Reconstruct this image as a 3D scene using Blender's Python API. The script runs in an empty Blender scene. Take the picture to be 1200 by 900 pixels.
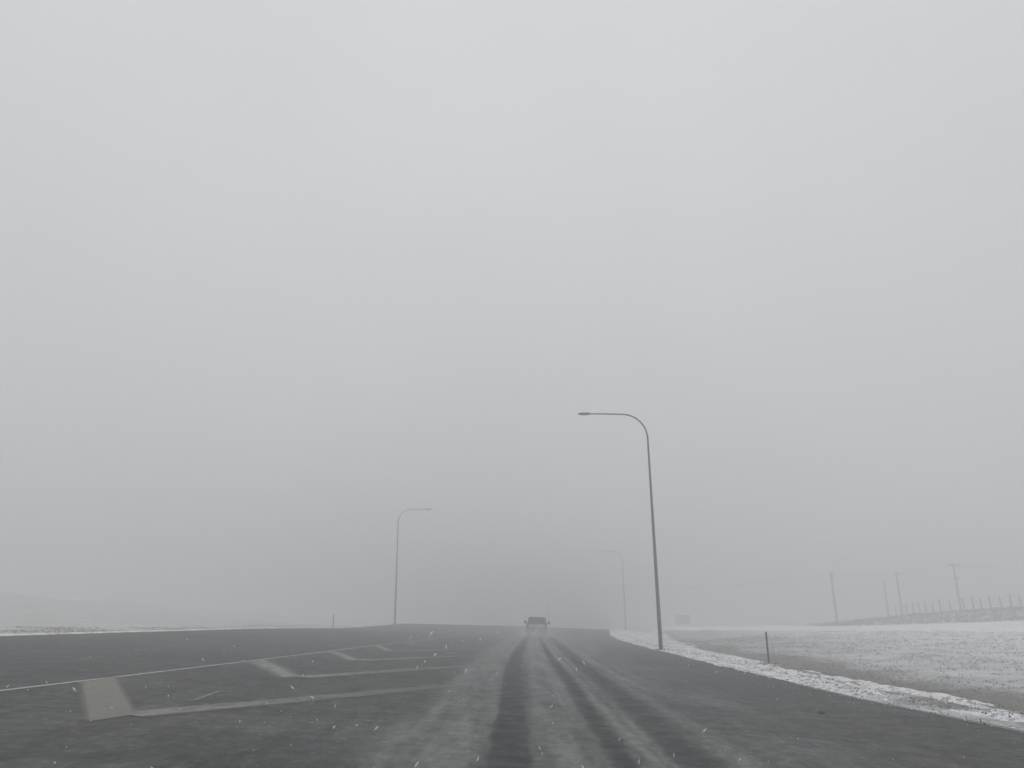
import bpy, bmesh, math, random
import numpy as np
from mathutils import Vector, Matrix
random.seed(7); rng = np.random.default_rng(11)
sc = bpy.context.scene
COL = sc.collection

# ------------------------------------------------------------------ camera
CAM_H = 1.5
F = 900.0 / 1200.0                       # focal length / image width
cam_d = bpy.data.cameras.new("camera"); cam = bpy.data.objects.new("camera", cam_d); COL.objects.link(cam)
cam_d.sensor_width = 36.0; cam_d.lens = 36.0 * F
cam_d.clip_start = 0.1; cam_d.clip_end = 3000
PITCH = math.atan(275.0 / 900.0); ROLL = math.radians(0.6)
cam.matrix_world = (Matrix.Translation((0, 0, CAM_H)) @ Matrix.Rotation(math.radians(90) + PITCH, 4, 'X')
                    @ Matrix.Rotation(-ROLL, 4, 'Z'))
sc.camera = cam

# ------------------------------------------------------------------ world, sun, exposure
SUN_EL, SUN_AZ = math.radians(62), math.radians(160)
w = bpy.data.worlds.new("World"); sc.world = w; w.use_nodes = True
nt = w.node_tree; nt.nodes.clear()
wo = nt.nodes.new('ShaderNodeOutputWorld'); bg = nt.nodes.new('ShaderNodeBackground')
sky = nt.nodes.new('ShaderNodeTexSky'); sky.sky_type = 'NISHITA'; sky.sun_disc = False
sky.sun_elevation = SUN_EL; sky.sun_rotation = SUN_AZ; sky.dust_density = 6.0; sky.air_density = 1.0
bw = nt.nodes.new('ShaderNodeRGBToBW')
mix = nt.nodes.new('ShaderNodeMix'); mix.data_type = 'RGBA'; mix.inputs[0].default_value = 0.90
mix.inputs[7].default_value = (7.75, 7.86, 8.05, 1)    # the even layer of snow cloud in front of the sky
nt.links.new(sky.outputs[0], bw.inputs[0]); nt.links.new(bw.outputs[0], mix.inputs[6])
tc = nt.nodes.new('ShaderNodeTexCoord'); sx = nt.nodes.new('ShaderNodeSeparateXYZ'); nt.links.new(tc.outputs['Generated'], sx.inputs[0])
mr = nt.nodes.new('ShaderNodeMapRange')                  # overcast sky: brighter towards the zenith, as snow cloud is
for k_, v_ in zip((1, 2, 3, 4), (0.0, 1.0, 0.82, 1.11)): mr.inputs[k_].default_value = v_
nt.links.new(sx.outputs[2], mr.inputs[0])
nz = nt.nodes.new('ShaderNodeTexNoise'); nz.inputs['Scale'].default_value = 2.6; nz.inputs['Detail'].default_value = 4; nt.links.new(tc.outputs['Generated'], nz.inputs['Vector'])
n2 = nt.nodes.new('ShaderNodeMapRange'); nt.links.new(nz.outputs[0], n2.inputs[0])   # faint unevenness of the cloud layer
for k_, v_ in zip((1, 2, 3, 4), (0.3, 0.7, 0.975, 1.025)): n2.inputs[k_].default_value = v_
mm = nt.nodes.new('ShaderNodeMath'); mm.operation = 'MULTIPLY'; nt.links.new(mr.outputs[0], mm.inputs[0]); nt.links.new(n2.outputs[0], mm.inputs[1])
ml = nt.nodes.new('ShaderNodeVectorMath'); ml.operation = 'SCALE'; nt.links.new(mix.outputs[2], ml.inputs[0]); nt.links.new(mm.outputs[0], ml.inputs['Scale'])
nt.links.new(ml.outputs[0], bg.inputs[0]); bg.inputs[1].default_value = 0.10
nt.links.new(bg.outputs[0], wo.inputs[0])
sun_d = bpy.data.lights.new("sun", 'SUN'); sun_d.energy = 0.5; sun_d.angle = math.radians(40); sun_d.color = (1, 0.985, 0.96)
sun = bpy.data.objects.new("sun", sun_d); COL.objects.link(sun)
sun.rotation_euler = (math.radians(90) - SUN_EL, 0, math.pi - SUN_AZ)
sc.view_settings.view_transform = 'Standard'; sc.view_settings.look = 'None'
sc.view_settings.exposure = 0.0; sc.view_settings.gamma = 1.0
sc.render.engine = 'CYCLES'
sc.cycles.use_denoising = True
sc.cycles.volume_bounces = 3; sc.cycles.max_bounces = 8
sc.cycles.sample_clamp_indirect = 6.0
HAZE_DENSITY = 0.0108

# ------------------------------------------------------------------ helpers
def tag(o, label=None, cat=None, group=None, kind=None):
    if label: o['label'] = label
    if cat: o['category'] = cat
    if group: o['group'] = group
    if kind: o['kind'] = kind
    return o
def link(name, me, mat=None, parent=None):
    o = bpy.data.objects.new(name, me); COL.objects.link(o)
    if mat: me.materials.clear(); me.materials.append(mat)
    if parent: o.parent = parent
    return o
def empty(name, loc, rz=0.0):
    o = bpy.data.objects.new(name, None); COL.objects.link(o)
    o.location = loc; o.rotation_euler = (0, 0, rz); o.empty_display_size = 0.3
    return o
def copy_tree(o, parent=None):
    c = o.copy(); COL.objects.link(c); c.parent = parent
    for ch in list(o.children): copy_tree(ch, c)
    return c

class MB:
    def __init__(s): s.bm = bmesh.new()
    def box(s, c, d, rot=None, taper=None):
        """box of size d about c; taper = (sx, sy) scale of the top face"""
        vs = []
        for z in (-1, 1):
            for x, y in ((-1, -1), (1, -1), (1, 1), (-1, 1)):
                tx, ty = (taper if (taper and z > 0) else (1, 1))
                v = Vector((x * d[0] / 2 * tx, y * d[1] / 2 * ty, z * d[2] / 2))
                if rot: v = rot @ v
                vs.append(s.bm.verts.new(v + Vector(c)))
        for f in ((3, 2, 1, 0), (4, 5, 6, 7), (0, 1, 5, 4), (1, 2, 6, 5), (2, 3, 7, 6), (3, 0, 4, 7)):
            s.bm.faces.new([vs[i] for i in f])
        return s
    def tube(s, pts, radii, n=12, cap=True):
        rings = []; up = Vector((0, 0, 1)); prev = None
        pts = [Vector(p) for p in pts]
        for i, p in enumerate(pts):
            t = (pts[min(i + 1, len(pts) - 1)] - pts[max(i - 1, 0)]).normalized()
            if prev is None:
                a = Vector((1, 0, 0)) if abs(t.x) < 0.9 else Vector((0, 1, 0))
                u = (a - t * a.dot(t)).normalized()
            else: u = (prev - t * prev.dot(t)).normalized()
            prev = u; v = t.cross(u); r = radii[i] if hasattr(radii, '__len__') else radii
            rings.append([s.bm.verts.new(p + (u * math.cos(2 * math.pi * k / n) + v * math.sin(2 * math.pi * k / n)) * r) for k in range(n)])
        for a, b in zip(rings, rings[1:]):
            for k in range(n): s.bm.faces.new((a[k], a[(k + 1) % n], b[(k + 1) % n], b[k]))
        if cap: s.bm.faces.new(rings[0][::-1]); s.bm.faces.new(rings[-1])
        return s
    def loft(s, rings, cap=True):
        rr = [[s.bm.verts.new(p) for p in r] for r in rings]; n = len(rr[0])
        for a, b in zip(rr, rr[1:]):
            for k in range(n): s.bm.faces.new((a[k], a[(k + 1) % n], b[(k + 1) % n], b[k]))
        if cap: s.bm.faces.new(rr[0][::-1]); s.bm.faces.new(rr[-1])
        return s
    def bevel(s, w, seg=2):
        bmesh.ops.bevel(s.bm, geom=[e for e in s.bm.edges], offset=w, segments=seg, affect='EDGES', profile=0.6)
        return s
    def mesh(s, name, smooth=True):
        bmesh.ops.recalc_face_normals(s.bm, faces=s.bm.faces)
        me = bpy.data.meshes.new(name); s.bm.to_mesh(me); s.bm.free()
        if smooth:
            for p in me.polygons: p.use_smooth = True
            try: me.set_sharp_from_angle(angle=math.radians(38))
            except Exception: pass
        return me
    def build(s, name, mat, parent=None, smooth=True): return link(name, s.mesh(name, smooth), mat, parent)

def hash2(ix, iy, seed):
    h = (ix.astype(np.int64) * 374761393 + iy.astype(np.int64) * 668265263 + seed * 1442695) & 0xffffffff
    h = ((h ^ (h >> 13)) * 1274126177) & 0xffffffff
    return ((h ^ (h >> 16)) & 0xffff) / 65535.0
def vnoise(x, y, seed=0):
    x = np.asarray(x, float); y = np.asarray(y, float)
    ix = np.floor(x); iy = np.floor(y); fx = x - ix; fy = y - iy
    fx = fx * fx * (3 - 2 * fx); fy = fy * fy * (3 - 2 * fy)
    a = hash2(ix, iy, seed); b = hash2(ix + 1, iy, seed); c = hash2(ix, iy + 1, seed); d = hash2(ix + 1, iy + 1, seed)
    return (a * (1 - fx) + b * fx) * (1 - fy) + (c * (1 - fx) + d * fx) * fy
def fbm(x, y, seed=0, o=4):
    s = 0; amp = 0.5; t = 0
    for i in range(o):
        s = s + vnoise(np.asarray(x) * 2 ** i, np.asarray(y) * 2 ** i, seed + i) * amp; t += amp; amp *= 0.55
    return s / t
def sstep(a, b, x):
    t = np.clip((np.asarray(x, float) - a) / (b - a), 0, 1); return t * t * (3 - 2 * t)

# ------------------------------------------------------------------ terrain functions
TILT = 0.05
RY = np.array([-60, 0, 15, 20, 32, 50, 70, 88, 110, 150, 250, 700.])
RX = np.array([10.4, 9.6, 8.75, 8.3, 8.45, 8.8, 9.5, 10.6, 13.0, 19.5, 45, 200.])
LY = np.array([-60, 0, 33, 60, 87, 110, 150, 700.])
LX = np.array([-22, -21.6, -20.8, -19.6, -17.2, -16.0, -15.0, -15])
def redge(Y): return np.interp(Y, RY, RX)
def ledge(Y): return np.interp(Y, LY, LX)
def prof(Y):
    a = np.clip((np.asarray(Y, float) - 75) / 40, 0, 1)
    return 0.5 * a * a * (3 - 2 * a) - 3.4 * sstep(114, 230, Y)
def zroad(X, Y):
    X = np.asarray(X, float)
    return -TILT * X * (1 - sstep(200, 400, Y)) * (1 - .40 * sstep(60, 112, Y) * (X < 0)) + prof(Y)
def crest_line(Y): return np.maximum(46 - 0.325 * (Y - 70), 28)
def zground(X, Y):
    X = np.asarray(X, float); Y = np.asarray(Y, float)
    R = redge(Y); L = ledge(Y)
    zr = zroad(X, Y)
    # right side
    s = X - R; ze = zroad(R, Y)
    verge = ze - 0.03 - 0.03 * s
    C = crest_line(Y); u = np.clip((X - R - 6) / (C - R - 6), 0, 1)
    field = (-0.95 - 0.2 * sstep(60, 150, Y)) + (0.85) * u ** 1.4 + 0.10 * (fbm(X / 9, Y / 9, 3) - .5) + 0.05 * (fbm(X / 1.7, Y / 1.7, 5) - .5)
    fade = 1 - 0.95 * sstep(85, 135, Y)
    t = X - C
    field = field + 0.85 * fade * np.clip(t / 22, 0, 1)
    emb = np.interp(Y, [60, 100, 113, 126, 145, 158, 200], [1.6, 1.9, 2.0, 1.7, .95, .45, .1])
    field = field + emb * sstep(22, 38, t) * (1 + 0.12 * (fbm(X / 6, Y / 6, 9) - .5))
    zR = verge * (1 - sstep(2.6, 7.5, s)) + (field) * sstep(2.6, 7.5, s) - 0.30 * np.exp(-((s - 5.8) / 1.7) ** 2)
    # left side
    q = L - X; zl = zroad(L, Y)
    base = zl - 0.03 - 0.30 * sstep(0.6, 4, q) + 0.012 * np.clip(q - 4, 0, 30)
    Xc = -95 + 0.213 * (Y - 150)
    zc = np.interp(Y, [0, 50, 150, 300, 450], [10.5, 9.6, 7.3, 2.6, 1.0])
    th = np.clip((-X - 24) / np.maximum(-Xc - 24, 3), 0, 1.0)
    zL = base + (zc - base) * th ** 1.5 + 0.15 * (fbm(X / 7, Y / 7, 21) - .5) * sstep(2, 8, q) - 0.02 * np.clip(Xc - X, 0, 60)
    inner = zr - 0.03 - 0.3 * sstep(0.0, 1.2, np.minimum(-s, -q) * 1.0)
    return np.where(s >= 0, zR, np.where(q >= 0, zL, inner))
def zg(x, y): return float(zground(np.array([x]), np.array([y]))[0])

def grid_mesh(name, X, Y, Z, attrs=None):
    nr, nc = X.shape
    co = np.stack([X, Y, Z], -1).reshape(-1, 3)
    i = np.arange(nr * nc).reshape(nr, nc)
    f = np.stack([i[:-1, :-1], i[:-1, 1:], i[1:, 1:], i[1:, :-1]], -1).reshape(-1, 4)
    me = bpy.data.meshes.new(name)
    me.vertices.add(len(co)); me.vertices.foreach_set('co', co.ravel())
    me.loops.add(f.size); me.loops.foreach_set('vertex_index', f.ravel())
    me.polygons.add(len(f)); me.polygons.foreach_set('loop_start', np.arange(0, f.size, 4))
    me.polygons.foreach_set('use_smooth', np.ones(len(f), bool))
    me.update(calc_edges=True); me.validate()
    for k, v in (attrs or {}).items():
        a = me.attributes.new(k, 'FLOAT', 'POINT'); a.data.foreach_set('value', v.ravel().astype(np.float32))
    return me

# ------------------------------------------------------------------ materials
class NM:
    """small node builder"""
    def __init__(s, name, rough=0.8):
        s.m = bpy.data.materials.new(name); s.m.use_nodes = True; s.nt = s.m.node_tree
        s.b = s.nt.nodes['Principled BSDF']; s.b.inputs['Roughness'].default_value = rough
    def n(s, t): return s.nt.nodes.new(t)
    def l(s, a, b): s.nt.links.new(a, b)
    def pos(s):
        if not hasattr(s, '_p'): s._p = s.n('ShaderNodeTexCoord').outputs['Object']
        return s._p
    def noise(s, scale, detail=4, vec=None, sc3=None, rough=0.55):
        v = vec or s.pos()
        if sc3:
            mp = s.n('ShaderNodeMapping'); mp.inputs['Scale'].default_value = sc3; s.l(v, mp.inputs[0]); v = mp.outputs[0]
        t = s.n('ShaderNodeTexNoise'); t.inputs['Scale'].default_value = scale; t.inputs['Detail'].default_value = detail
        t.inputs['Roughness'].default_value = rough; s.l(v, t.inputs['Vector']); return t.outputs[0]
    def ramp(s, f, a, b, c0=0.0, c1=1.0):
        r = s.n('ShaderNodeMapRange'); r.interpolation_type = 'SMOOTHSTEP'
        for k, v in zip((1, 2, 3, 4), (a, b, c0, c1)): r.inputs[k].default_value = v
        s.l(f, r.inputs[0]); return r.outputs[0]
    def math(s, op, a, b=None, clamp=False):
        m = s.n('ShaderNodeMath'); m.operation = op; m.use_clamp = clamp
        for i, v in enumerate((a, b)):
            if v is None: continue
            if isinstance(v, (int, float)): m.inputs[i].default_value = v
            else: s.l(v, m.inputs[i])
        return m.outputs[0]
    def mix(s, f, a, b):
        m = s.n('ShaderNodeMix'); m.data_type = 'RGBA'
        for i, v in ((0, f), (6, a), (7, b)):
            if isinstance(v, (int, float)): m.inputs[i].default_value = v
            elif isinstance(v, tuple): m.inputs[i].default_value = (*v, 1)
            else: s.l(v, m.inputs[i])
        return m.outputs[2]
    def attr(s, name):
        a = s.n('ShaderNodeAttribute'); a.attribute_name = name; return a.outputs['Fac']
    def bump(s, h, strength, dist=0.02):
        b = s.n('ShaderNodeBump'); b.inputs['Strength'].default_value = strength; b.inputs['Distance'].default_value = dist
        s.l(h, b.inputs['Height']); s.l(b.outputs[0], s.b.inputs['Normal'])
    def color(s, c):
        if isinstance(c, tuple): s.b.inputs['Base Color'].default_value = (*c, 1)
        else: s.l(c, s.b.inputs['Base Color'])
    def set(s, k, v):
        if isinstance(v, (int, float)): s.b.inputs[k].default_value = v
        else: s.l(v, s.b.inputs[k])

def simple(name, c, c2, scale=3.0, rough=0.6, metal=0.0, bump=0.1):
    m = NM(name, rough); n = m.noise(scale, 5); m.color(m.mix(m.ramp(n, .35, .65), c, c2)); m.set('Metallic', metal)
    m.set('Roughness', m.ramp(n, .3, .7, rough * .85, min(1, rough * 1.15)))
    if bump: m.bump(n, bump, 0.01)
    return m.m

# asphalt: wet tyre tracks, blown snow dust, brownish dry patches
A = NM('wet_asphalt', 0.7)
fine = A.noise(55, 3); mid = A.noise(2.6, 5); big = A.noise(0.22, 4)
streak = A.noise(1.0, 5, sc3=(3.2, 0.16, 1)); cross = A.noise(1.0, 5, sc3=(0.35, 1.7, 1))
swirl = A.noise(0.75, 5, sc3=(1, .35, 1))
base = A.mix(A.ramp(big, .35, .65), (0.0125, 0.0175, 0.016), (0.027, 0.0245, 0.0215))
base = A.mix(A.ramp(fine, .35, .70), base, (0.055, 0.056, 0.054))
film = A.attr('film'); wet = A.attr('wet')
fl = A.math('MULTIPLY', film, A.math('ADD', A.ramp(streak, .32, .68, .40, 1.0), A.ramp(swirl, .45, .75, 0, .45)), True)
brk = A.noise(5.5, 6, sc3=(1.3, .5, 1), rough=.72); fl = A.math('MULTIPLY', fl, A.ramp(brk, .30, .62, .55, 1.15))
c = A.mix(A.math('MULTIPLY', fl, 0.70, True), base, (0.210, 0.219, 0.215))
gen = A.math('MULTIPLY', A.ramp(cross, .5, .72), A.ramp(mid, .35, .7, 0.25, 1.0))
c = A.mix(A.math('MULTIPLY', gen, 0.13), c, (0.34, 0.35, 0.355))
spk = A.noise(9.0, 4, sc3=(1, .5, 1)); c = A.mix(A.math('MULTIPLY', A.ramp(spk, .50, .68), 0.085), c, (0.6, 0.6, 0.6))
wn = A.math('MULTIPLY', wet, A.ramp(A.noise(7, 4, sc3=(1, .35, 1)), .2, .6, .62, 1.0), True)
c = A.mix(wn, c, (0.0125, 0.0138, 0.0138))
pt = A.noise(1.7, 6, sc3=(1, .45, 1), rough=.7); c = A.mix(A.math('MULTIPLY', A.ramp(pt, .50, .72), .5), c, (0.014, 0.015, 0.016))
A.color(c)
A.set('Roughness', A.math('SUBTRACT', A.ramp(mid, .3, .7, .62, .82), A.math('MULTIPLY', wn, 0.12)))
A.set('Specular IOR Level', 0.22)
A.bump(A.math('ADD', A.math('MULTIPLY', fine, .5), mid), 0.25, 0.012)
M_road = A.m

def ground_mat():
    G = NM('snowy_grass_ground', 0.95)
    n1 = G.noise(6.5, 6, rough=.75); n2 = G.noise(0.35, 4); n3 = G.noise(14, 3); n4 = G.noise(1.1, 5, sc3=(1, .6, 1))
    sn = G.attr('snow'); br = G.attr('brown')
    f = G.math('ADD', G.math('MULTIPLY', n1, .55), G.math('MULTIPLY', n3, .30))
    f = G.math('ADD', f, G.math('MULTIPLY', n4, .15))
    thr = G.math('SUBTRACT', G.math('ADD', f, G.math('MULTIPLY', G.math('SUBTRACT', n2, .5), .25)), G.math('SUBTRACT', 1.0, sn))
    cov = G.ramp(G.math('ADD', thr, 0.5), .36, .65)
    grass = G.mix(G.ramp(n3, .35, .65), (0.11, 0.109, 0.10), (0.21, 0.207, 0.188))
    grass = G.mix(br, grass, G.mix(G.ramp(n1, .3, .7), (0.24, 0.238, 0.195), (0.38, 0.375, 0.31)))
    snow = G.mix(G.math('MULTIPLY', G.ramp(sn, .6, .85), G.ramp(n2, .2, .6)), (0.66, 0.67, 0.685), (0.83, 0.84, 0.86))
    G.color(G.mix(cov, grass, snow)); G.bump(f, 0.8, 0.10)
    return G.m
M_ground = ground_mat()

S = NM('ploughed_snow', 0.9)
sn1 = S.noise(5, 5); sn2 = S.noise(1.3, 4); sn3 = S.noise(16, 3)
dirt = S.math('MULTIPLY', S.ramp(sn1, .44, .60), S.ramp(sn2, .40, .58))
S.color(S.mix(S.math('MULTIPLY', dirt, .85), S.mix(S.ramp(sn3, .3, .7), (0.60, 0.61, 0.63), (0.82, 0.83, 0.84)), (0.17, 0.16, 0.145)))
S.bump(S.math('ADD', sn1, S.math('MULTIPLY', sn3, .4)), 0.7, 0.06); S.set('Subsurface Weight', 0.0)
M_snow = S.m

def paint_mat(name, col, keep):
    P = NM(name, 0.75)
    a = P.noise(3.8, 6, sc3=(1, .5, 1), rough=.7); b = P.noise(22, 3); g = P.noise(.5, 3)
    f = P.math('ADD', P.math('MULTIPLY', a, .6), P.math('ADD', P.math('MULTIPLY', b, .2), P.math('MULTIPLY', g, .2)))
    cov = P.ramp(f, .5 - keep * .14 - .09, .5 - keep * .14 + .13)
    wear = P.math('MULTIPLY', P.math('ADD', P.math('MULTIPLY', cov, .6), .34), P.attr('keep'))
    P.color(P.mix(P.ramp(b, .3, .7), col, tuple(x * .72 for x in col)))
    tr = P.n('ShaderNodeBsdfTransparent'); ms = P.n('ShaderNodeMixShader'); out = P.nt.nodes['Material Output']
    P.l(wear, ms.inputs[0]); P.l(tr.outputs[0], ms.inputs[1]); P.l(P.b.outputs[0], ms.inputs[2]); P.l(ms.outputs[0], out.inputs[0])
    return P.m
M_paint = paint_mat('worn_white_paint', (0.30, 0.30, 0.285), 0.5)
M_line = paint_mat('white_line_paint', (0.46, 0.46, 0.45), 1.0)
M_block = paint_mat('sandy_worn_paint', (0.215, 0.207, 0.175), 1.0)

M_galv = simple('galvanised_steel', (0.075, 0.077, 0.072), (0.125, 0.127, 0.12), 6, 0.7, 0.2)
M_lamp = simple('lamp_casing', (0.10, 0.10, 0.105), (0.15, 0.15, 0.155), 5, 0.5, 0.2)
M_lens = simple('lamp_lens', (0.35, 0.36, 0.37), (0.45, 0.46, 0.46), 5, 0.2, 0, 0)
M_conc = simple('concrete', (0.28, 0.275, 0.26), (0.38, 0.37, 0.35), 8, 0.9, 0, .3)
M_wood = simple('weathered_wood', (0.075, 0.068, 0.058), (0.13, 0.118, 0.10), 4, 0.9, 0, .4)
M_wood = simple('weathered_wood', (0.15, 0.145, 0.138), (0.22, 0.212, 0.20), 4, 0.9, 0, .4)
M_steel = simple('dark_steel', (0.06, 0.06, 0.062), (0.10, 0.10, 0.10), 5, 0.5, 0.6)
M_ins = simple('insulator_glaze', (0.22, 0.20, 0.19), (0.30, 0.29, 0.28), 5, 0.25, 0, 0)
M_wire = simple('weathered_cable', (0.05, 0.05, 0.05), (0.08, 0.08, 0.08), 5, 0.7, 0, 0)
M_car = simple('silver_paint', (0.030, 0.031, 0.033), (0.05, 0.051, 0.053), 1.5, 0.45, 0.2, 0)
M_gate = simple('snow_dusted_silver_paint', (0.34, 0.345, 0.35), (0.46, 0.465, 0.47), 2.5, 0.5, 0.1, 0)
M_glass = simple('tinted_glass', (0.012, 0.013, 0.015), (0.02, 0.021, 0.023), 2, 0.3, 0, 0)
M_rubber = simple('tyre_rubber', (0.018, 0.018, 0.018), (0.035, 0.034, 0.033), 8, 0.85)
M_black = simple('black_trim', (0.020, 0.020, 0.021), (0.04, 0.04, 0.041), 5, 0.6)
M_red = simple('red_lens', (0.07, 0.022, 0.022), (0.10, 0.03, 0.03), 4, 0.3, 0, 0)
M_chrome = simple('bumper_chrome', (0.07, 0.07, 0.072), (0.12, 0.12, 0.122), 4, 0.35, 0.7, 0)
M_plate = simple('plate_white', (0.45, 0.45, 0.47), (0.55, 0.55, 0.56), 4, 0.5, 0, 0)
M_marker = simple('marker_plastic', (0.055, 0.058, 0.058), (0.09, 0.092, 0.09), 5, 0.6)
M_refl = simple('marker_band', (0.02, 0.02, 0.022), (0.035, 0.035, 0.036), 5, 0.4, 0, 0)
M_sign = simple('sign_back', (0.30, 0.305, 0.31), (0.38, 0.385, 0.39), 4, 0.5, 0.1)
M_straw = simple('dry_straw', (0.15, 0.14, 0.11), (0.25, 0.235, 0.19), 2, 0.9, 0, 0)
M_flake = simple('snowflake', (0.82, 0.83, 0.85), (0.9, 0.9, 0.91), 2, 0.8, 0, 0)
_t = M_flake.node_tree; _tl = _t.nodes.new('ShaderNodeBsdfTranslucent'); _tl.inputs[0].default_value = (.93, .93, .94, 1)
_ms = _t.nodes.new('ShaderNodeMixShader'); _ms.inputs[0].default_value = .62
_t.links.new(_t.nodes['Principled BSDF'].outputs[0], _ms.inputs[1]); _t.links.new(_tl.outputs[0], _ms.inputs[2])
_t.links.new(_ms.outputs[0], _t.nodes['Material Output'].inputs[0])
M_slush = simple('dirty_slush', (0.030, 0.029, 0.027), (0.07, 0.066, 0.06), 9, 0.8, 0, .6)

# ------------------------------------------------------------------ ground: one sheet to the horizon
def spaced(lo, a, b, hi, step, grow=1.11):
    mid = list(np.arange(a, b + 1e-6, step)); v = mid[-1]; d = step
    while v < hi: d *= grow; v += d; mid.append(v)
    v = mid[0]; d = step; pre = []
    while v > lo: d *= grow; v -= d; pre.append(v)
    return np.array(pre[::-1] + mid)
xs = spaced(-620, -26, 62, 620, 0.45); ys = spaced(-90, 2, 135, 620, 0.55)
X, Y = np.meshgrid(xs, ys); Z = zground(X, Y)
s = X - redge(Y); q = ledge(Y) - X; t = X - crest_line(Y)
snow = np.full(X.shape, 0.5)
right = ((0.55 + .3 * sstep(20, 35, Y)) * (1 - sstep(0.6, 3.2, s + (fbm(X, Y, 31) - .5) * 2.5)))
right = np.maximum(right, 0.21 * sstep(5.6, 10.5, s + (fbm(X / 2, Y / 5, 35) - .5) * 4) + 0.12 * sstep(12, 34, s) + 0.06 * (1 - sstep(2.2, 4, s)) + 0.345 - .13 * np.exp(-((s - 5.4) / 1.7) ** 2) - .08 * sstep(45, 75, Y) * (1 - sstep(10, 24, s)))
right = np.maximum(right, 0.98 * sstep(-3.5, 0.5, t + (fbm(X / 3, Y / 3, 33) - .5) * 3))
right = np.where(t > 22, 0.50 + 0.46 * (1 - sstep(22, 24, t)), right)
left = 0.95 * (1 - sstep(0.35, 0.9, q + (fbm(X, Y / 3, 41) - .5) * .4)) + 0.44 + 0.08 * sstep(20, 40, -X)
Xc = -95 + 0.213 * (Y - 150)
left = np.maximum(left, 0.95 * np.exp(-((X - Xc - 3.0) / 4.0) ** 2)); left = np.minimum(left + 0.10 * sstep(0, 6, Xc - X), 1)
snow = np.where(s >= -0.3, right, np.where(q >= -0.3, left, 0.35))
brown = np.where(q > 0, 1.0, np.where(t > 22, 0.4, 0.0))
ground = link('ground', grid_mesh('ground', X, Y, Z, {'snow': snow, 'brown': brown}), M_ground)
tag(ground, 'snow dusted dry grass land on both sides of the road', kind='structure')

# ------------------------------------------------------------------ road sheet
TL = (np.array([8., 14.4, 27.2, 37.4, 56, 78]), np.array([-0.08, -0.07, -0.06, .12, .65, 1.3]))
TR = (np.array([8., 12.7, 20.9, 34.6, 62, 78]), np.array([1.22, 1.25, 1.40, 1.52, 2.0, 2.5]))
TO = (np.array([8., 14.1, 20., 30, 53, 78]), np.array([2.0, 2.2, 2.32, 2.42, 2.9, 3.4]))
yr = spaced(-60, 5, 40, 560, 0.13, 1.03)
def cols(Y):
    l = ledge(Y)[:, None]; r_ = redge(Y)[:, None]
    a_ = l + (-2.2 - l) * np.linspace(0, 1, 70)[None, :-1]; m_ = np.linspace(-2.2, 4.4, 166)[None, :] + 0 * l
    c_ = 4.4 + (r_ - 4.4) * np.linspace(0, 1, 34)[None, 1:]
    return np.concatenate([a_, m_, c_], 1)
Xr = cols(yr); Yr = np.repeat(yr[:, None], Xr.shape[1], 1)
def dist(T, amp=.02): return Xr - np.interp(Yr, *T) - amp * (fbm(Yr * 0.6, Yr * 0 + 3, 51) - .5)
rag = (fbm(Xr * 5, Yr * 2.6, 52, 5) - .5)
def track(T, wd, soft, rg=.16):
    return 1 - sstep(wd, wd + soft, np.abs(dist(T)) + rg * rag)
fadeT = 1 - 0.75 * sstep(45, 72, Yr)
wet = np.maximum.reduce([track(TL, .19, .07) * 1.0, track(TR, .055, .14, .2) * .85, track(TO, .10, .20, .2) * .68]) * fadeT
def hump(d_, c, w, p=2): return np.exp(-(np.abs(d_ - c) / w) ** p)
br1 = .6 + .8 * fbm(Xr * .9, Yr * .22, 57); br2 = .55 + .9 * fbm(Xr * 2.2, Yr * .5, 58)
film = np.maximum.reduce([hump(dist(TL), -.82, .75, 4) * .85 * br1, hump(dist(TR), -.62, .50, 4) * .90 * br1,
    hump(dist(TR), .30, .13) * 1.15 * br2, hump(dist(TR), .55, .10) * .7 * br2, hump(dist(TO), .62, .30) * .8 * br2, hump(dist(TO), 1.4, .9) * .42 * br1])
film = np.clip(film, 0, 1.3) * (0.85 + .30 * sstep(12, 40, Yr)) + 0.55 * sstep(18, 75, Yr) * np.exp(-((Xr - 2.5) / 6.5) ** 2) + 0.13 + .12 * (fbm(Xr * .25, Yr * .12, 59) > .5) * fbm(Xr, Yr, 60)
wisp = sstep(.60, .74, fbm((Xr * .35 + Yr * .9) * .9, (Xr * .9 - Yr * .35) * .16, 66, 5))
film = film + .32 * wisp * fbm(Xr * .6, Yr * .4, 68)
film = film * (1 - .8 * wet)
ridge = np.maximum(hump(dist(TR), .30, .12) * br2, hump(dist(TO), .60, .16) * br2 * .8) * (1 - sstep(40, 60, Yr))
Zr = zroad(Xr, Yr) + 0.016 * ridge * (.4 + fbm(Xr * 9, Yr * 5, 64))
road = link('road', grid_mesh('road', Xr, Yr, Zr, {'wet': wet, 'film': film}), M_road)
tag(road, 'wide wet asphalt road with tyre tracks and thin drifting snow', kind='structure')

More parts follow.
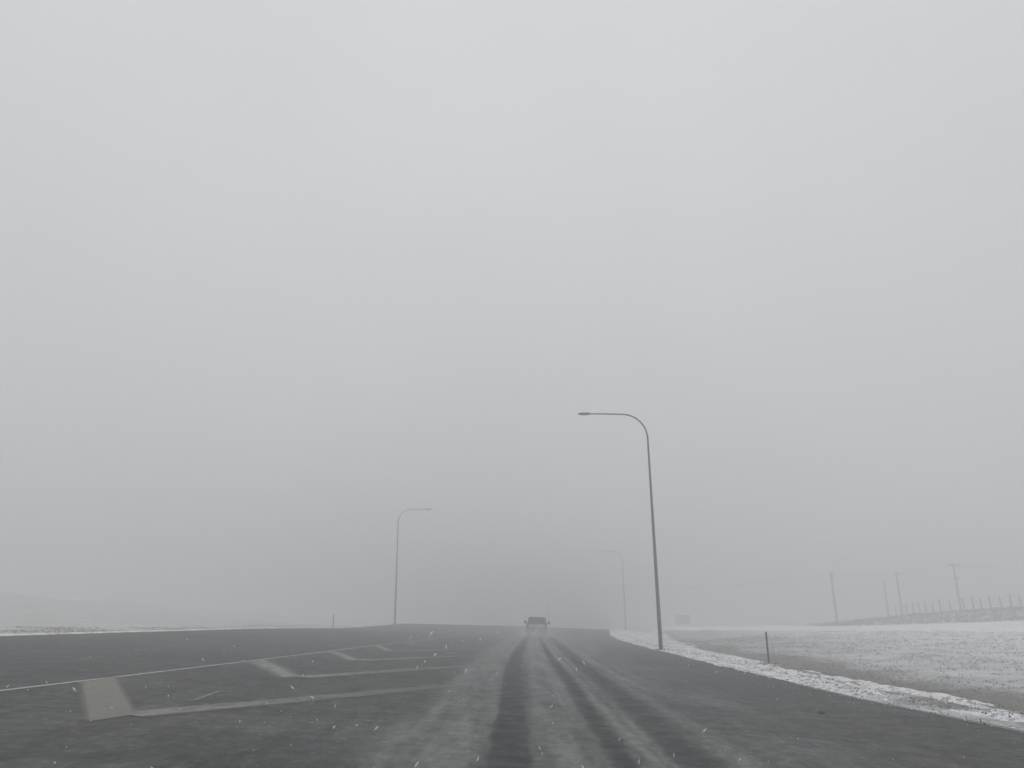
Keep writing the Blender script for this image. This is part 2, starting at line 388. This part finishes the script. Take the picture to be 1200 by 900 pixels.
# ------------------------------------------------------------------ painted markings on the road
def ribbon(name, pts, width, mat, keep0=1.0, keep1=1.0, n=None, dz=0.009, soft=True, along_y=False):
    """strip along a polyline, conforming to the road; soft edges via the keep attribute"""
    pts = np.array(pts, float); seg = np.linalg.norm(np.diff(pts, axis=0), axis=1); cum = np.r_[0, np.cumsum(seg)]
    n = n or max(3, int(cum[-1] / 0.4)); d = np.linspace(0, cum[-1], n)
    px = np.interp(d, cum, pts[:, 0]); py = np.interp(d, cum, pts[:, 1])
    tx = np.gradient(px); ty = np.gradient(py); ln = np.hypot(tx, ty); nx, ny = (-ty / ln, tx / ln) if not along_y else (0 * tx - .05, 0 * ty + 1.0)
    wd = width if hasattr(width, '__len__') else (width, width); wv = np.interp(d, [0, cum[-1]], wd)
    offs = np.array([-.6, -.28, 0, .28, .6]) if soft else np.array([-.5, -.44, 0, .44, .5]); X = px[:, None] + nx[:, None] * wv[:, None] * offs; Y = py[:, None] + ny[:, None] * wv[:, None] * offs
    k = np.interp(d, [0, cum[-1]], [keep0, keep1])[:, None] * np.array([0, 1, 1, 1, 0])[None, :]
    o = link(name, grid_mesh(name, X, Y, zroad(X, Y) + dz, {'keep': k}), mat)
    return tag(o, kind='structure')
def quad(name, q_, mat, keep, dz, soft):
    """painted patch between four road points (far-left, far-right, near-right, near-left)"""
    a, b, c, d = [np.array(p, float) for p in q_]
    u = np.array([-soft, soft, .5, 1 - soft, 1 + soft])[None, :, None]; v = np.array([-soft * .25, soft * .25] + list(np.linspace(.12, .88, 16)) + [1 - soft * .2, 1 + soft * .2])[:, None, None]
    P = (a * (1 - u) + b * u) * (1 - v) + (d * (1 - u) + c * u) * v; X = P[..., 0]; Y = P[..., 1]
    k = keep * np.ones(X.shape); k[0] = k[-1] = 0; k[:, 0] = k[:, -1] = 0
    return tag(link(name, grid_mesh(name, X, Y, zroad(X, Y) + dz, {'keep': k}), mat), kind='structure')
lineA = [(-10.5, -20), (-8.6, 13.7), (-8.27, 17.5), (-7.71, 24.3), (-6.75, 38), (-5.9, 48), (-4.6, 66), (-2.8, 90)]
ribbon('lane_line', lineA, (.15, .17), M_line, 1, .8, 260)['label'] = 'thin white line bounding the far side of the chevron area'
ribbon('lane_line', [(-1.0, -5), (-0.97, 9), (-0.96, 21), (-0.80, 45), (-.5, 80)], (.12, .12), M_paint, .22, .15, 200)['label'] = 'faint worn white line left of the wet tyre tracks'
ye = np.linspace(2, 24, 40)
ribbon('edge_line', np.stack([redge(ye) - .18, ye], -1), .12, M_line, 1, .5, 80)['label'] = 'white edge line beside the snowy right shoulder'
def xa(y): return float(np.interp(y, [p[1] for p in lineA], [p[0] for p in lineA]))
blocks = []
for k, ya in enumerate((11.25, 18.7, 26.1, 33.4, 41.0, 48.5)):
    ys_ = ya + 5.5 - .25 * k
    kp = 1 - .05 * k
    xk = -5.05 if k else -5.3
    if k == 0: qd = ((-8.28, 15.62), (-8.36, 17.15), (-5.29, 11.60), (-5.52, 10.69))
    else: qd = ((xa(ya + 4.9) + .02, ya + 4.9), (xa(ya + 6.2) + .02, ya + 6.2), (-4.98, ya + .45), (-5.22, ya - .35))
    o = quad('chevron_marking', qd, M_block if k == 0 else M_paint, kp, .012, .10 if k == 0 else .26)
    o['label'] = 'painted chevron arm number %d from the near end, slanting off the far line' % (k + 1)
    tx, ty = (-1.25 - xk), 7.6
    o = ribbon('chevron_marking', [(xk + (.12 if k else -.06), ya + (.22 if k else .25)), (xk + tx * .55, ya + ty * .55), (xk + tx, ya + ty)], (.66, .60), M_paint, kp * .9, .25, 30, .015)
    o['label'] = 'long faded chevron arm %d from the near end, running towards the lane' % (k + 1)
ribbon('lane_line', [(-5.25, 13.5), (-5.42, 15.1)], .10, M_paint, .6, .6, 8, .018)['label'] = 'short stray paint dash inside the nearest chevron'

# ------------------------------------------------------------------ snow bank on the right shoulder (lumpy sheet that dips under the ground)
yb = np.concatenate([np.arange(6, 45, .09), np.arange(45, 130, .22), np.arange(130, 200, .8)]); ub = np.linspace(-1.0, 8.0, 100)
Ub, Yb = np.meshgrid(ub, yb); Xb = redge(Yb) + Ub
wb = np.interp(Yb, [6, 15, 18, 22, 32, 40, 60, 80, 110], [1.5, 1.9, 2.2, 2.7, 2.9, 3.3, 4.8, 7, 8])
edge_n = (fbm(Xb * 1.2, Yb * .6, 61) - .5); edge_f = fbm(Xb * 5, Yb * 4, 62) - .5
prof_b = sstep(-.35, .15, Ub + edge_n * .55 - .75 * (1 - sstep(17, 26, Yb))) * (1 - sstep(-.6, 1.1, Ub - wb + edge_n * 1.6))
Zb = np.where(Ub < 0, zroad(Xb, Yb), zground(Xb, Yb)) - .05 + prof_b * (.035 + .13 * fbm(Xb * 2.2, Yb * 1.4, 63) + .07 * edge_f) + .05 * edge_f
# gaps with bare gravel inside the bank, near the camera
gap = sstep(.46, .58, fbm(Xb * 1.1, Yb * .30, 67)) * (1 - .6 * sstep(24, 40, Yb)) * sstep(.15, .6, Ub)
Zb -= gap * .13
bank = link('snow_bank', grid_mesh('snow_bank', Xb, Yb, Zb), M_snow)
tag(bank, 'low ridge of ploughed snow along the right road edge', kind='structure')

# far-left pavement edge: thin strip of snow
yl = np.arange(10, 150, .5); ul = np.linspace(-.1, .75, 8); UL, YL = np.meshgrid(ul, yl); XL = ledge(YL) - UL
ZL = zroad(XL, YL) - .02 + .07 * sstep(-.1, .12, UL) * (1 - sstep(.4, .75, UL)) + .02 * (fbm(XL * 3, YL, 71) - .5)
tag(link('snow_strip', grid_mesh('snow_strip', XL, YL, ZL), M_snow), 'thin line of snow along the left road edge', kind='structure')

# ------------------------------------------------------------------ vegetation poking through the snow
def tufts(name, pts, h, label, blades=5, spread=.10, wdt=.012):
    V = []; Fc = []
    for (x, y, z) in pts:
        hh = h * random.uniform(.5, 1.25)
        for b in range(blades):
            a = random.uniform(0, 2 * math.pi); r = random.uniform(0, spread); bx, by = x + math.cos(a) * r, y + math.sin(a) * r
            lx, ly = math.cos(a) * hh * random.uniform(.1, .7), math.sin(a) * hh * random.uniform(.1, .7)
            c, s_ = math.cos(a + 1.6) * wdt, math.sin(a + 1.6) * wdt; i = len(V)
            V += [(bx - c, by - s_, z - .02), (bx + c, by + s_, z - .02), (bx + lx * .5 + c * .7, by + ly * .5 + s_ * .7, z + hh * .6), (bx + lx, by + ly, z + hh)]
            Fc += [(i, i + 1, i + 2), (i, i + 2, i + 3)]
    me = bpy.data.meshes.new(name); me.from_pydata(V, [], Fc); me.update()
    return tag(link(name, me, M_straw), label, kind='stuff')
N = 22000
py = 16 + (95 - 16) * rng.random(N) ** 1.5; pxx = redge(py) + 3.5 + (crest_line(py) - redge(py) - 3.5) * rng.random(N)
d = fbm(pxx / 1.6, py / 1.6, 81); ok = (d > .44) & (pxx < .75 * py + 3)
pxx, py = pxx[ok], py[ok]; pz = zground(pxx, py)
tufts('dry_grass', list(zip(pxx, py, pz)), .07, 'dry grass tufts poking through the snow right of the road', 5, .14, .011)
N = 9000
py = 30 + 75 * rng.random(N); pxx = ledge(py) - 1.0 - 16 * rng.random(N) ** 1.5; ok = (pxx > -.75 * py - 3) & (fbm(pxx / 3, py / 3, 83) > .5); pxx, py = pxx[ok], py[ok]
tufts('dry_grass', list(zip(pxx, py, zground(pxx, py))), .12, 'brown dry grass on the low bank left of the road', 4, .22, .02)
# taller weeds on the embankment under the fence
N = 2200
py = 84 + 60 * rng.random(N); pxx = crest_line(py) + 24 + 15 * rng.random(N)
tufts('embankment_weeds', list(zip(pxx, py, zground(pxx, py))), .32, 'dark weeds on the embankment below the fence', 6, .3, .04)

# lumps of snow and gravel along the road edge
def clods(name, pts, mat, label, smin, smax):
    V = []; Fc = []
    tri = [(0, 2, 4), (2, 1, 4), (1, 3, 4), (3, 0, 4), (2, 0, 5), (1, 2, 5), (3, 1, 5), (0, 3, 5)]
    for x, y, z in pts:
        r = random.uniform(smin, smax) * random.uniform(.5, 1); i = len(V); a = random.random() * 6
        for vx, vy, vz in ((1, 0, 0), (-1, 0, 0), (0, 1, 0), (0, -1, 0), (0, 0, .7), (0, 0, -.6)):
            k = random.uniform(.65, 1.35) * r
            V.append((x + (vx * math.cos(a) - vy * math.sin(a)) * k, y + (vx * math.sin(a) + vy * math.cos(a)) * k, z + vz * k))
        Fc += [(a_ + i, b_ + i, c_ + i) for a_, b_, c_ in tri]
    me = bpy.data.meshes.new(name); me.from_pydata(V, [], Fc); me.update()
    return tag(link(name, me, mat), label, kind='stuff')
cy = 12 + 60 * rng.random(2400) ** 1.4; cx = redge(cy) + rng.normal(.5, .7, 2400)
cz = np.where(cx < redge(cy), zroad(cx, cy) + .01, zground(cx, cy) + .10)
clods('snow_lumps', list(zip(cx[:900], cy[:900], cz[:900])), M_snow, 'small lumps of snow scattered along the right road edge', .010, .035)
clods('gravel', list(zip(cx[900:] + .3, cy[900:], cz[900:])), M_slush, 'dark gravel crumbs in the snow at the right road edge', .010, .034)

# ------------------------------------------------------------------ street lamps
def make_street_lamp():
    root = empty('street_lamp', (0, 0, 0))
    H = 14.95; r = 1.6
    pts = []; rad = []
    for i in range(12):
        z = .05 + (H - r) * i / 11.0; pts.append((0, 0, z)); rad.append(.128 - .075 * z / H)
    for i in range(1, 10):
        a = math.pi / 2 * i / 9; pts.append((-r * (1 - math.cos(a)), 0, H - r + r * math.sin(a))); rad.append(.054 - .006 * i / 9)
    m = MB().tube(pts, rad, 14); m.build('pole', M_galv, root)
    m = MB().tube([(-r + .02, 0, H), (-r - 1.1, 0, H + .01), (-r - 2.3, 0, H + .0)], [.048, .045, .040], 10); m.build('arm', M_galv, root)
    m = MB()
    rings = []
    for x, wy, zt, zb in ((-4.00, .06, .05, -.04), (-3.83, .10, .07, -.06), (-4.00, .15, .085, -.075), (-4.35, .17, .08, -.08), (-4.55, .14, .055, -.07), (-4.63, .07, .02, -.05)):
        rings.append([(x, wy * math.cos(2 * math.pi * k / 12), H + (zt if math.sin(2 * math.pi * k / 12) > 0 else -zb) * math.sin(2 * math.pi * k / 12)) for k in range(12)])
    head = m.loft(rings).build('lamp_head', M_lamp, root)
    MB().loft([[(x, wy * math.cos(2 * math.pi * k / 10), H - .072 + zz) for k in range(10)] if False else [(-4.23 + rr * .2 * math.cos(2 * math.pi * k / 12), rr * .12 * math.sin(2 * math.pi * k / 12), H - .07 - zz) for k in range(12)] for rr, zz in ((1, 0), (.95, .02), (.5, .035))]).build('lens', M_lens, head)
    MB().box((0, 0, .03), (.42, .42, .04)).bevel(.008, 1).build('base_plate', M_galv, root)
    MB().tube([(0, 0, -.35), (0, 0, .008)], [.33, .32], 20).build('footing', M_conc, root)
    MB().box((0, -.148, .75), (.11, .02, .28)).bevel(.006, 1).build('access_cover', M_lamp, root)
    for sx in (-1, 1):
        for sy in (-1, 1): MB().tube([(sx * .16, sy * .16, .045), (sx * .16, sy * .16, .11)], .022, 6).build('anchor_bolt', M_steel, root)
    return root
lamp = make_street_lamp()
GL = 'tall curved street lamps lining the road'
lamps = [((8.98, 49.9), 0.10, 'tall grey street lamp with long curved arm, nearest, on the right snow verge'),
         ((-15.7, 105.5), math.pi - .1, 'street lamp on the left side of the road with arm reaching right'),
         ((20.7, 150.0), 0.15, 'faint street lamp in fog, behind the tallest one on the right'),
         ((10.2, 242.0), 0.2, 'barely visible lamp pole rising in fog above the pickup truck')]
for i, ((x, y), rz, lab) in enumerate(lamps):
    o = lamp if i == 0 else copy_tree(lamp)
    road_z = float(zroad(x, y)); on_road = ledge(y) < x < redge(y)
    o.location = (x, y, (road_z if on_road else zg(x, y)) + (.02)); o.rotation_euler.z = rz
    tag(o, lab, 'street lamp', GL)

# ------------------------------------------------------------------ pickup truck seen from behind
def make_pickup():
    root = empty('pickup_truck', (0, 0, 0))
    def ring(y, hw, zb, zs, tz, tw): # cross-section: bottom, side, shoulder
        return [(-hw + .05, y, zb), (hw - .05, y, zb), (hw, y, zb + .10), (hw + .0, y, zs), (tw, y, tz), (-tw, y, tz), (-hw, y, zs), (-hw, y, zb + .10)]
    body = MB().loft([ring(0.02, .96, .60, .98, 1.06, .93), ring(.15, .985, .55, 1.02, 1.10, .95), ring(1.9, .99, .50, 1.05, 1.12, .95),
                      ring(2.1, .99, .45, 1.05, 1.13, .95), ring(4.3, .99, .45, 1.03, 1.12, .93), ring(5.3, .97, .48, .98, 1.04, .86), ring(5.65, .90, .52, .88, .95, .78)]).build('body', M_car, root)
    MB().loft([[(-.93, 2.05, 1.11), (.93, 2.05, 1.11), (.93, 4.35, 1.11), (-.93, 4.35, 1.11)],
               [(-.90, 2.10, 1.30), (.90, 2.10, 1.30), (.88, 4.05, 1.30), (-.88, 4.05, 1.30)],
               [(-.80, 2.25, 1.655), (.80, 2.25, 1.655), (.76, 3.55, 1.655), (-.76, 3.55, 1.655)],
               [(-.72, 2.36, 1.715), (.72, 2.36, 1.715), (.70, 3.40, 1.72), (-.70, 3.40, 1.72)]]).build('cab', M_car, root)
    def panel(name, pts, mat, th, par=root):
        p = [Vector(v) for v in pts]; n = (p[1] - p[0]).cross(p[2] - p[0]).normalized()
        return MB().loft([[v - n * .01 for v in p], [v + n * th for v in p]]).build(name, mat, par, False)
    panel('rear_window', [(-.78, 2.12, 1.27), (.78, 2.12, 1.27), (.72, 2.24, 1.60), (-.72, 2.24, 1.60)], M_glass, .02)
    panel('windshield', [(.82, 4.08, 1.27), (-.82, 4.08, 1.27), (-.70, 3.60, 1.61), (.70, 3.60, 1.61)], M_glass, .02)
    for sgn in (-1, 1):
        for y0, y1 in ((2.4, 3.0), (3.08, 3.75)):
            p = [(sgn * .895, y0, 1.30), (sgn * .89, y1, 1.30), (sgn * .805, y1 - .12, 1.60), (sgn * .815, y0 + .03, 1.60)]
            panel('side_window', p if sgn > 0 else p[::-1], M_glass, .02)
        MB().box((sgn * .88, .02, .90), (.15, .08, .32)).bevel(.015, 2).build('tail_light', M_red, root)
        mir = MB().box((sgn * 1.18, 3.72, 1.20), (.20, .12, .30)).bevel(.03, 2).build('wing_mirror', M_black, root)
        MB().tube([(sgn * .93, 3.74, 1.16), (sgn * 1.10, 3.73, 1.18)], .022, 8).build('mirror_arm', M_black, mir)
        for wy in (1.15, 4.65):
            pr = [(.0, .20), (.02, .36), (.05, .40), (.22, .40), (.25, .36), (.27, .20)]
            rings = [[(sgn * (.74 + a - .0), wy + rr * math.cos(2 * math.pi * k / 24), .40 + rr * math.sin(2 * math.pi * k / 24)) for k in range(24)] for a, rr in pr]
            wh = MB().loft(rings).build('wheel', M_rubber, root)
            MB().loft([[(sgn * x_, wy + rr * math.cos(2 * math.pi * k / 16), .40 + rr * math.sin(2 * math.pi * k / 16)) for k in range(16)] for x_, rr in ((1.0, .22), (1.018, .20), (1.005, .12), (1.03, .05))]).build('rim', M_chrome, wh)
            arc = [(sgn * .985, wy + .47 * math.cos(a), .40 + .47 * math.sin(a)) for a in np.linspace(.1, math.pi - .1, 12)]
            MB().tube(arc, .03, 6).build('wheel_arch', M_black, root)
        MB().box((sgn * .72, .0, .30), (.28, .02, .24)).build('mud_flap', M_black, root)
    tg = MB().box((0, .0, .93), (1.56, .07, .30)).bevel(.012, 2).build('tailgate', M_gate, root)
    MB().box((0, -.045, .94), (.26, .02, .07)).bevel(.006, 1).build('handle', M_black, tg)
    MB().box((0, -.08, .56), (1.9, .16, .16)).bevel(.02, 2).build('rear_bumper', M_chrome, root)
    MB().box((0, -.165, .57), (.32, .012, .13)).build('licence_plate', M_plate, root)
    MB().box((0, 1.05, 1.135), (1.90, 1.9, .05)).bevel(.012, 1).build('bed_cover', M_black, root)
    MB().box((0, 2.6, .40), (1.2, 4.6, .16)).build('chassis', M_black, root)
    MB().tube([(-.74, 1.15, .40), (-.15, 1.15, .40), (0, 1.15, .40), (.15, 1.15, .40), (.74, 1.15, .40)], [.06, .07, .17, .07, .06], 12).build('axle', M_black, root)
    MB().tube([(.55, .05, .36), (.55, .6, .38)], .035, 10).build('exhaust_pipe', M_steel, root)
    MB().box((0, 2.32, 1.70), (.22, .05, .04)).bevel(.008, 1).build('brake_light', M_red, root)
    return root
truck = make_pickup(); truck.location = (2.08, 77.0, float(zroad(2.35, 78)) + .01); truck.rotation_euler = (math.radians(.3), math.atan(TILT), math.radians(-2.0))
tag(truck, 'pickup truck driving away in the fog, seen from behind', 'pickup truck')

# ------------------------------------------------------------------ marker posts, sign
def marker_post(x, y, h, rz, tilt, label):
    root = empty('marker_post', (x, y, zg(x, y)), rz); root.rotation_euler.x = tilt
    MB().loft([[(-.045, -.012, -.25), (.045, -.012, -.25), (.035, .018, -.25), (-.035, .018, -.25)],
               [(-.045, -.012, h - .05), (.045, -.012, h - .05), (.035, .018, h - .05), (-.035, .018, h - .05)],
               [(-.035, -.010, h), (.035, -.010, h), (.028, .014, h), (-.028, .014, h)]]).build('post', M_marker, root)
    MB().box((0, -.0165, h - .16), (.088, .007, .22)).bevel(.002, 1).build('reflector', M_refl, root)
    return tag(root, label, 'marker post', 'roadside marker posts')
marker_post(11.75, 37.8, 1.40, .1, .01, 'thin dark marker post in the snow right of the road')
marker_post(-19.4, 86.0, 1.5, 0, 0, 'tiny marker post beyond the left road edge')

sg = empty('road_sign', (35.6, 170.0, zg(35.6, 170.0) - .2), .12)
MB().box((0, 0, 2.3), (3.2, .04, 1.8)).bevel(.01, 1).build('panel', M_sign, sg)
for sx in (-.8, .8):
    MB().box((sx, .06, .95), (.09, .07, 4.2)).build('post', M_galv, sg)
for zz in (1.4, 2.1): MB().box((0, .035, zz), (2.2, .03, .05)).build('rail', M_galv, sg)
tag(sg, 'small faint road sign in the fog right of the nearest lamp', 'road sign')

# ------------------------------------------------------------------ utility poles on the embankment
def make_utility_pole(arms, h):
    root = empty('utility_pole', (0, 0, 0))
    MB().tube([(0, 0, -.6), (0, 0, h * .5), (0, 0, h)], [.22, .19, .15], 12).build('pole', M_wood, root)
    for z, w_ in arms:
        arm = MB().box((0, -.16, z), (w_, .14, .20)).bevel(.01, 1).build('crossarm', M_wood, root)
        for sx in (-1, 1):
            MB().tube([(sx * w_ * .25, -.17, z - .05), (0, -.13, z - .6)], .022, 6).build('brace', M_steel, root)
            for f in (.47, .28):
                MB().tube([(sx * w_ * f, -.16, z + .065), (sx * w_ * f, -.16, z + .13), (sx * w_ * f, -.16, z + .16), (sx * w_ * f, -.16, z + .26)], [.02, .06, .05, .03], 8).build('insulator', M_ins, arm)
    if not arms:
        MB().tube([(0, -.16, h - .35), (0, -.30, h - .30), (0, -.36, h - .15)], [.03, .04, .05], 8).build('insulator', M_ins, root)
    return root
up = [((83.0, 149.0), [(9.7, 3.0), (7.3, 1.6)], 10.1, .35, 'utility pole with crossarm standing above the fence, rightmost'),
      ((77.8, 161.0), [(10.1, 1.3)], 10.5, .3, 'slim utility pole in fog, second from the right'),
      ((80.6, 173.0), [], 9.5, .3, 'short faint pole just left of the slim utility pole'),
      ((60.9, 152.0), [(8.6, .9)], 9.3, .3, 'lone utility pole in fog at the left end of the embankment')]
for (x, y), arms, h, rz, lab in up:
    o = make_utility_pole(arms, h); o.location = (x, y, zg(x, y)); o.rotation_euler = (0, 0, rz)
    tag(o, lab, 'utility pole', 'utility poles on the far embankment')

# power line strung over the utility poles
A_ = [Vector((x, y, zg(x, y) + hh_)) for x, y, hh_ in ((22.0, 175.0, 10.6), (60.9, 152.0, 8.9), (83.0, 149.0, 9.95), (110.0, 147.0, 10.3))]
pl = empty('power_line', A_[0])
for off in (-.9, .9):
    P_ = []
    for a, b in zip(A_, A_[1:]):
        for i in range(13):
            f = i / 12; p = a.lerp(b, f) - A_[0]; p.z -= 1.1 * 4 * f * (1 - f); p.y += off * .35; p.x += off * .93
            if not P_ or (p - P_[-1]).length > .01: P_.append(p)
    MB().tube(P_, .013, 5).build('cable', M_wire, pl)
tag(pl, 'thin power line strung between the utility poles', 'power line')

# ------------------------------------------------------------------ fence on the embankment
fpts = []
yy = 100.0
while yy < 140: fpts.append((float(crest_line(yy)) + 38.5 + random.uniform(-.12, .12), yy)); yy += 1.5 if yy < 120 else 2.1
f0 = fpts[0]; fence = empty('fence', (f0[0], f0[1], zg(*f0)))
o0 = Vector(fence.location); tops = []
for i, (x, y) in enumerate(fpts):
    z = zg(x, y); hh = 1.95 + random.uniform(-.25, .25); lean = random.uniform(-.22, .16)
    b = Vector((x, y, z)) - o0
    MB().tube([b + Vector((0, 0, -.3)), b + Vector((lean * .5, 0, hh * .5)), b + Vector((lean, random.uniform(-.05, .05), hh))], [.10, .09, .08], 8).build('fence_post', M_wood, fence)
    tops.append((b, lean, hh))
for k in range(5):
    f = .18 + .19 * k; MB().tube([b + Vector((l * f, -.1, hh * f)) for b, l, hh in tops], .012, 4).build('wire', M_wire, fence)
tag(fence, 'tall post and wire fence along the top of the right embankment', 'fence')

# lump of dirty slush lying on the right lane
def slush(x, y, r, lab):
    bm = bmesh.new(); bmesh.ops.create_icosphere(bm, subdivisions=3, radius=r)
    for v in bm.verts:
        k = 1 + .45 * (float(fbm(np.array([v.co.x / r * 1.3 + 9 + x]), np.array([v.co.y / r * 1.3 + v.co.z / r + 5]), 91)[0]) - .5) * 2
        v.co *= k; v.co.z *= .55; v.co.x *= 1.2
    me = bpy.data.meshes.new('slush_lump'); bm.to_mesh(me); bm.free()
    o = link('slush_lump', me, M_slush); o.location = (x, y, float(zroad(x, y)) + r * .3)
    return tag(o, lab, 'slush lump')
slush(5.85, 15.92, .055, 'small dark lump of slush lying on the empty right lane')

# ------------------------------------------------------------------ falling snow
V = []; Fc = []
tri = [(0, 2, 4), (2, 1, 4), (1, 3, 4), (3, 0, 4), (2, 0, 5), (1, 2, 5), (3, 1, 5), (0, 3, 5)]
for i in range(900):
    y = 2.2 + 34 * random.random() ** 1.15; x = random.uniform(-.85, .85) * y; z = CAM_H + random.uniform(-.20, .02) * y
    if z > 1.48 - .01 * y or z < zg(x, y) + .3: continue
    r = .0022 * random.choice((.5, .7, 1, 1.3, 1.8, 2.4)) * (1 if y > 4 else .7)
    lng = random.choice((1, 2.0, 3.5, 5.0)); ax = Vector((random.gauss(-x / y * 1.5, .9), random.gauss(0, .4), -1)).normalized()
    u = ax.orthogonal().normalized(); v = ax.cross(u); k = len(V)
    for a in (u, -u, v, -v, ax * lng, -ax * lng): V.append(Vector((x, y, z)) + a * r * random.uniform(.6, 1.4))
    Fc += [(a + k, b + k, c + k) for a, b, c in tri]
# bigger wet clumps low over the road
for (x, y, z, r, lg, sl) in ((-.62, 6.0, 1.40, .011, 2.2, .6), (-.44, 5.2, 1.33, .006, 3.2, 0), (-.12, 5.6, 1.41, .008, 1.2, .2), (-.25, 5.9, 1.36, .008, 1.2, .3),
        (-.30, 5.0, 1.20, .007, 2.6, .5), (-.52, 5.3, 1.28, .008, 2.0, 1.6), (-.55, 4.6, 1.24, .006, 2.2, .3), (-.70, 4.2, .98, .006, 3, 1.2), (-.46, 3.9, .86, .006, 3, .8),
        (-.20, 4.4, .80, .006, 3, .5), (.12, 4.2, .88, .005, 2.5, -.5), (.30, 3.8, .86, .005, 2.5, -.7), (.18, 4.0, 1.02, .005, 1.5, .3), (-.98, 4.5, .95, .006, 2.5, 1.2)):
    ax = Vector((sl, .1, 1)).normalized(); u = ax.orthogonal().normalized(); v = ax.cross(u); k = len(V)
    for a in (u, -u, v, -v, ax * lg, -ax * lg): V.append(Vector((x, y, z)) + a * r * random.uniform(.7, 1.2))
    Fc += [(a + k, b + k, c + k) for a, b, c in tri]
me = bpy.data.meshes.new('falling_snow'); me.from_pydata([tuple(v) for v in V], [], Fc); me.update()
tag(link('falling_snow', me, M_flake), 'snowflakes drifting down over the road', kind='stuff')

# ------------------------------------------------------------------ haze: one closed box of even density round everything
zmin = float(Z.min()) - 1.0
hz = MB().box((0, 262, (zmin + 19.0) / 2), (1400, 1000 - 1 + 200, 19.0 - zmin)).build('haze', None, None, False)
mh = bpy.data.materials.new('snowy_air'); mh.use_nodes = True; t_ = mh.node_tree; t_.nodes.clear()
out = t_.nodes.new('ShaderNodeOutputMaterial'); pv = t_.nodes.new('ShaderNodeVolumePrincipled')
pv.inputs['Color'].default_value = (0.857, 0.858, 0.867, 1); pv.inputs['Density'].default_value = HAZE_DENSITY
pv.inputs['Anisotropy'].default_value = 0.0
t_.links.new(pv.outputs[0], out.inputs['Volume']); hz.data.materials.append(mh)
tag(hz, 'blowing snow and fog filling the air', kind='stuff')

# ------------------------------------------------------------------ spray thrown up behind the pickup
bm = bmesh.new(); bmesh.ops.create_icosphere(bm, subdivisions=3, radius=1.0)
for v in bm.verts: v.co = Vector((v.co.x * 2.0, v.co.y * 4.2, v.co.z * .95))
me = bpy.data.meshes.new('road_spray'); bm.to_mesh(me); bm.free()
sp = bpy.data.objects.new('road_spray', me); COL.objects.link(sp); sp.location = (2.0, 74.0, float(zroad(2, 74)) + .25)
ms_ = bpy.data.materials.new('tyre_spray'); ms_.use_nodes = True; t_ = ms_.node_tree; t_.nodes.clear()
out = t_.nodes.new('ShaderNodeOutputMaterial'); pv = t_.nodes.new('ShaderNodeVolumePrincipled'); pv.inputs['Color'].default_value = (.88, .88, .89, 1)
tc = t_.nodes.new('ShaderNodeTexCoord'); mp = t_.nodes.new('ShaderNodeMapping'); mp.inputs['Scale'].default_value = (1 / 2.0, 1 / 4.2, 1 / .95)
ln = t_.nodes.new('ShaderNodeVectorMath'); ln.operation = 'LENGTH'; mr_ = t_.nodes.new('ShaderNodeMapRange')
t_.links.new(tc.outputs['Object'], mp.inputs[0]); t_.links.new(mp.outputs[0], ln.inputs[0]); t_.links.new(ln.outputs['Value'], mr_.inputs[0])
for k_, v_ in zip((1, 2, 3, 4), (0.1, 1.0, 0.17, 0.0)): mr_.inputs[k_].default_value = v_
t_.links.new(mr_.outputs[0], pv.inputs['Density']); t_.links.new(pv.outputs[0], out.inputs['Volume']); me.materials.append(ms_)
tag(sp, 'pale spray and blown snow behind the pickup truck', kind='stuff')
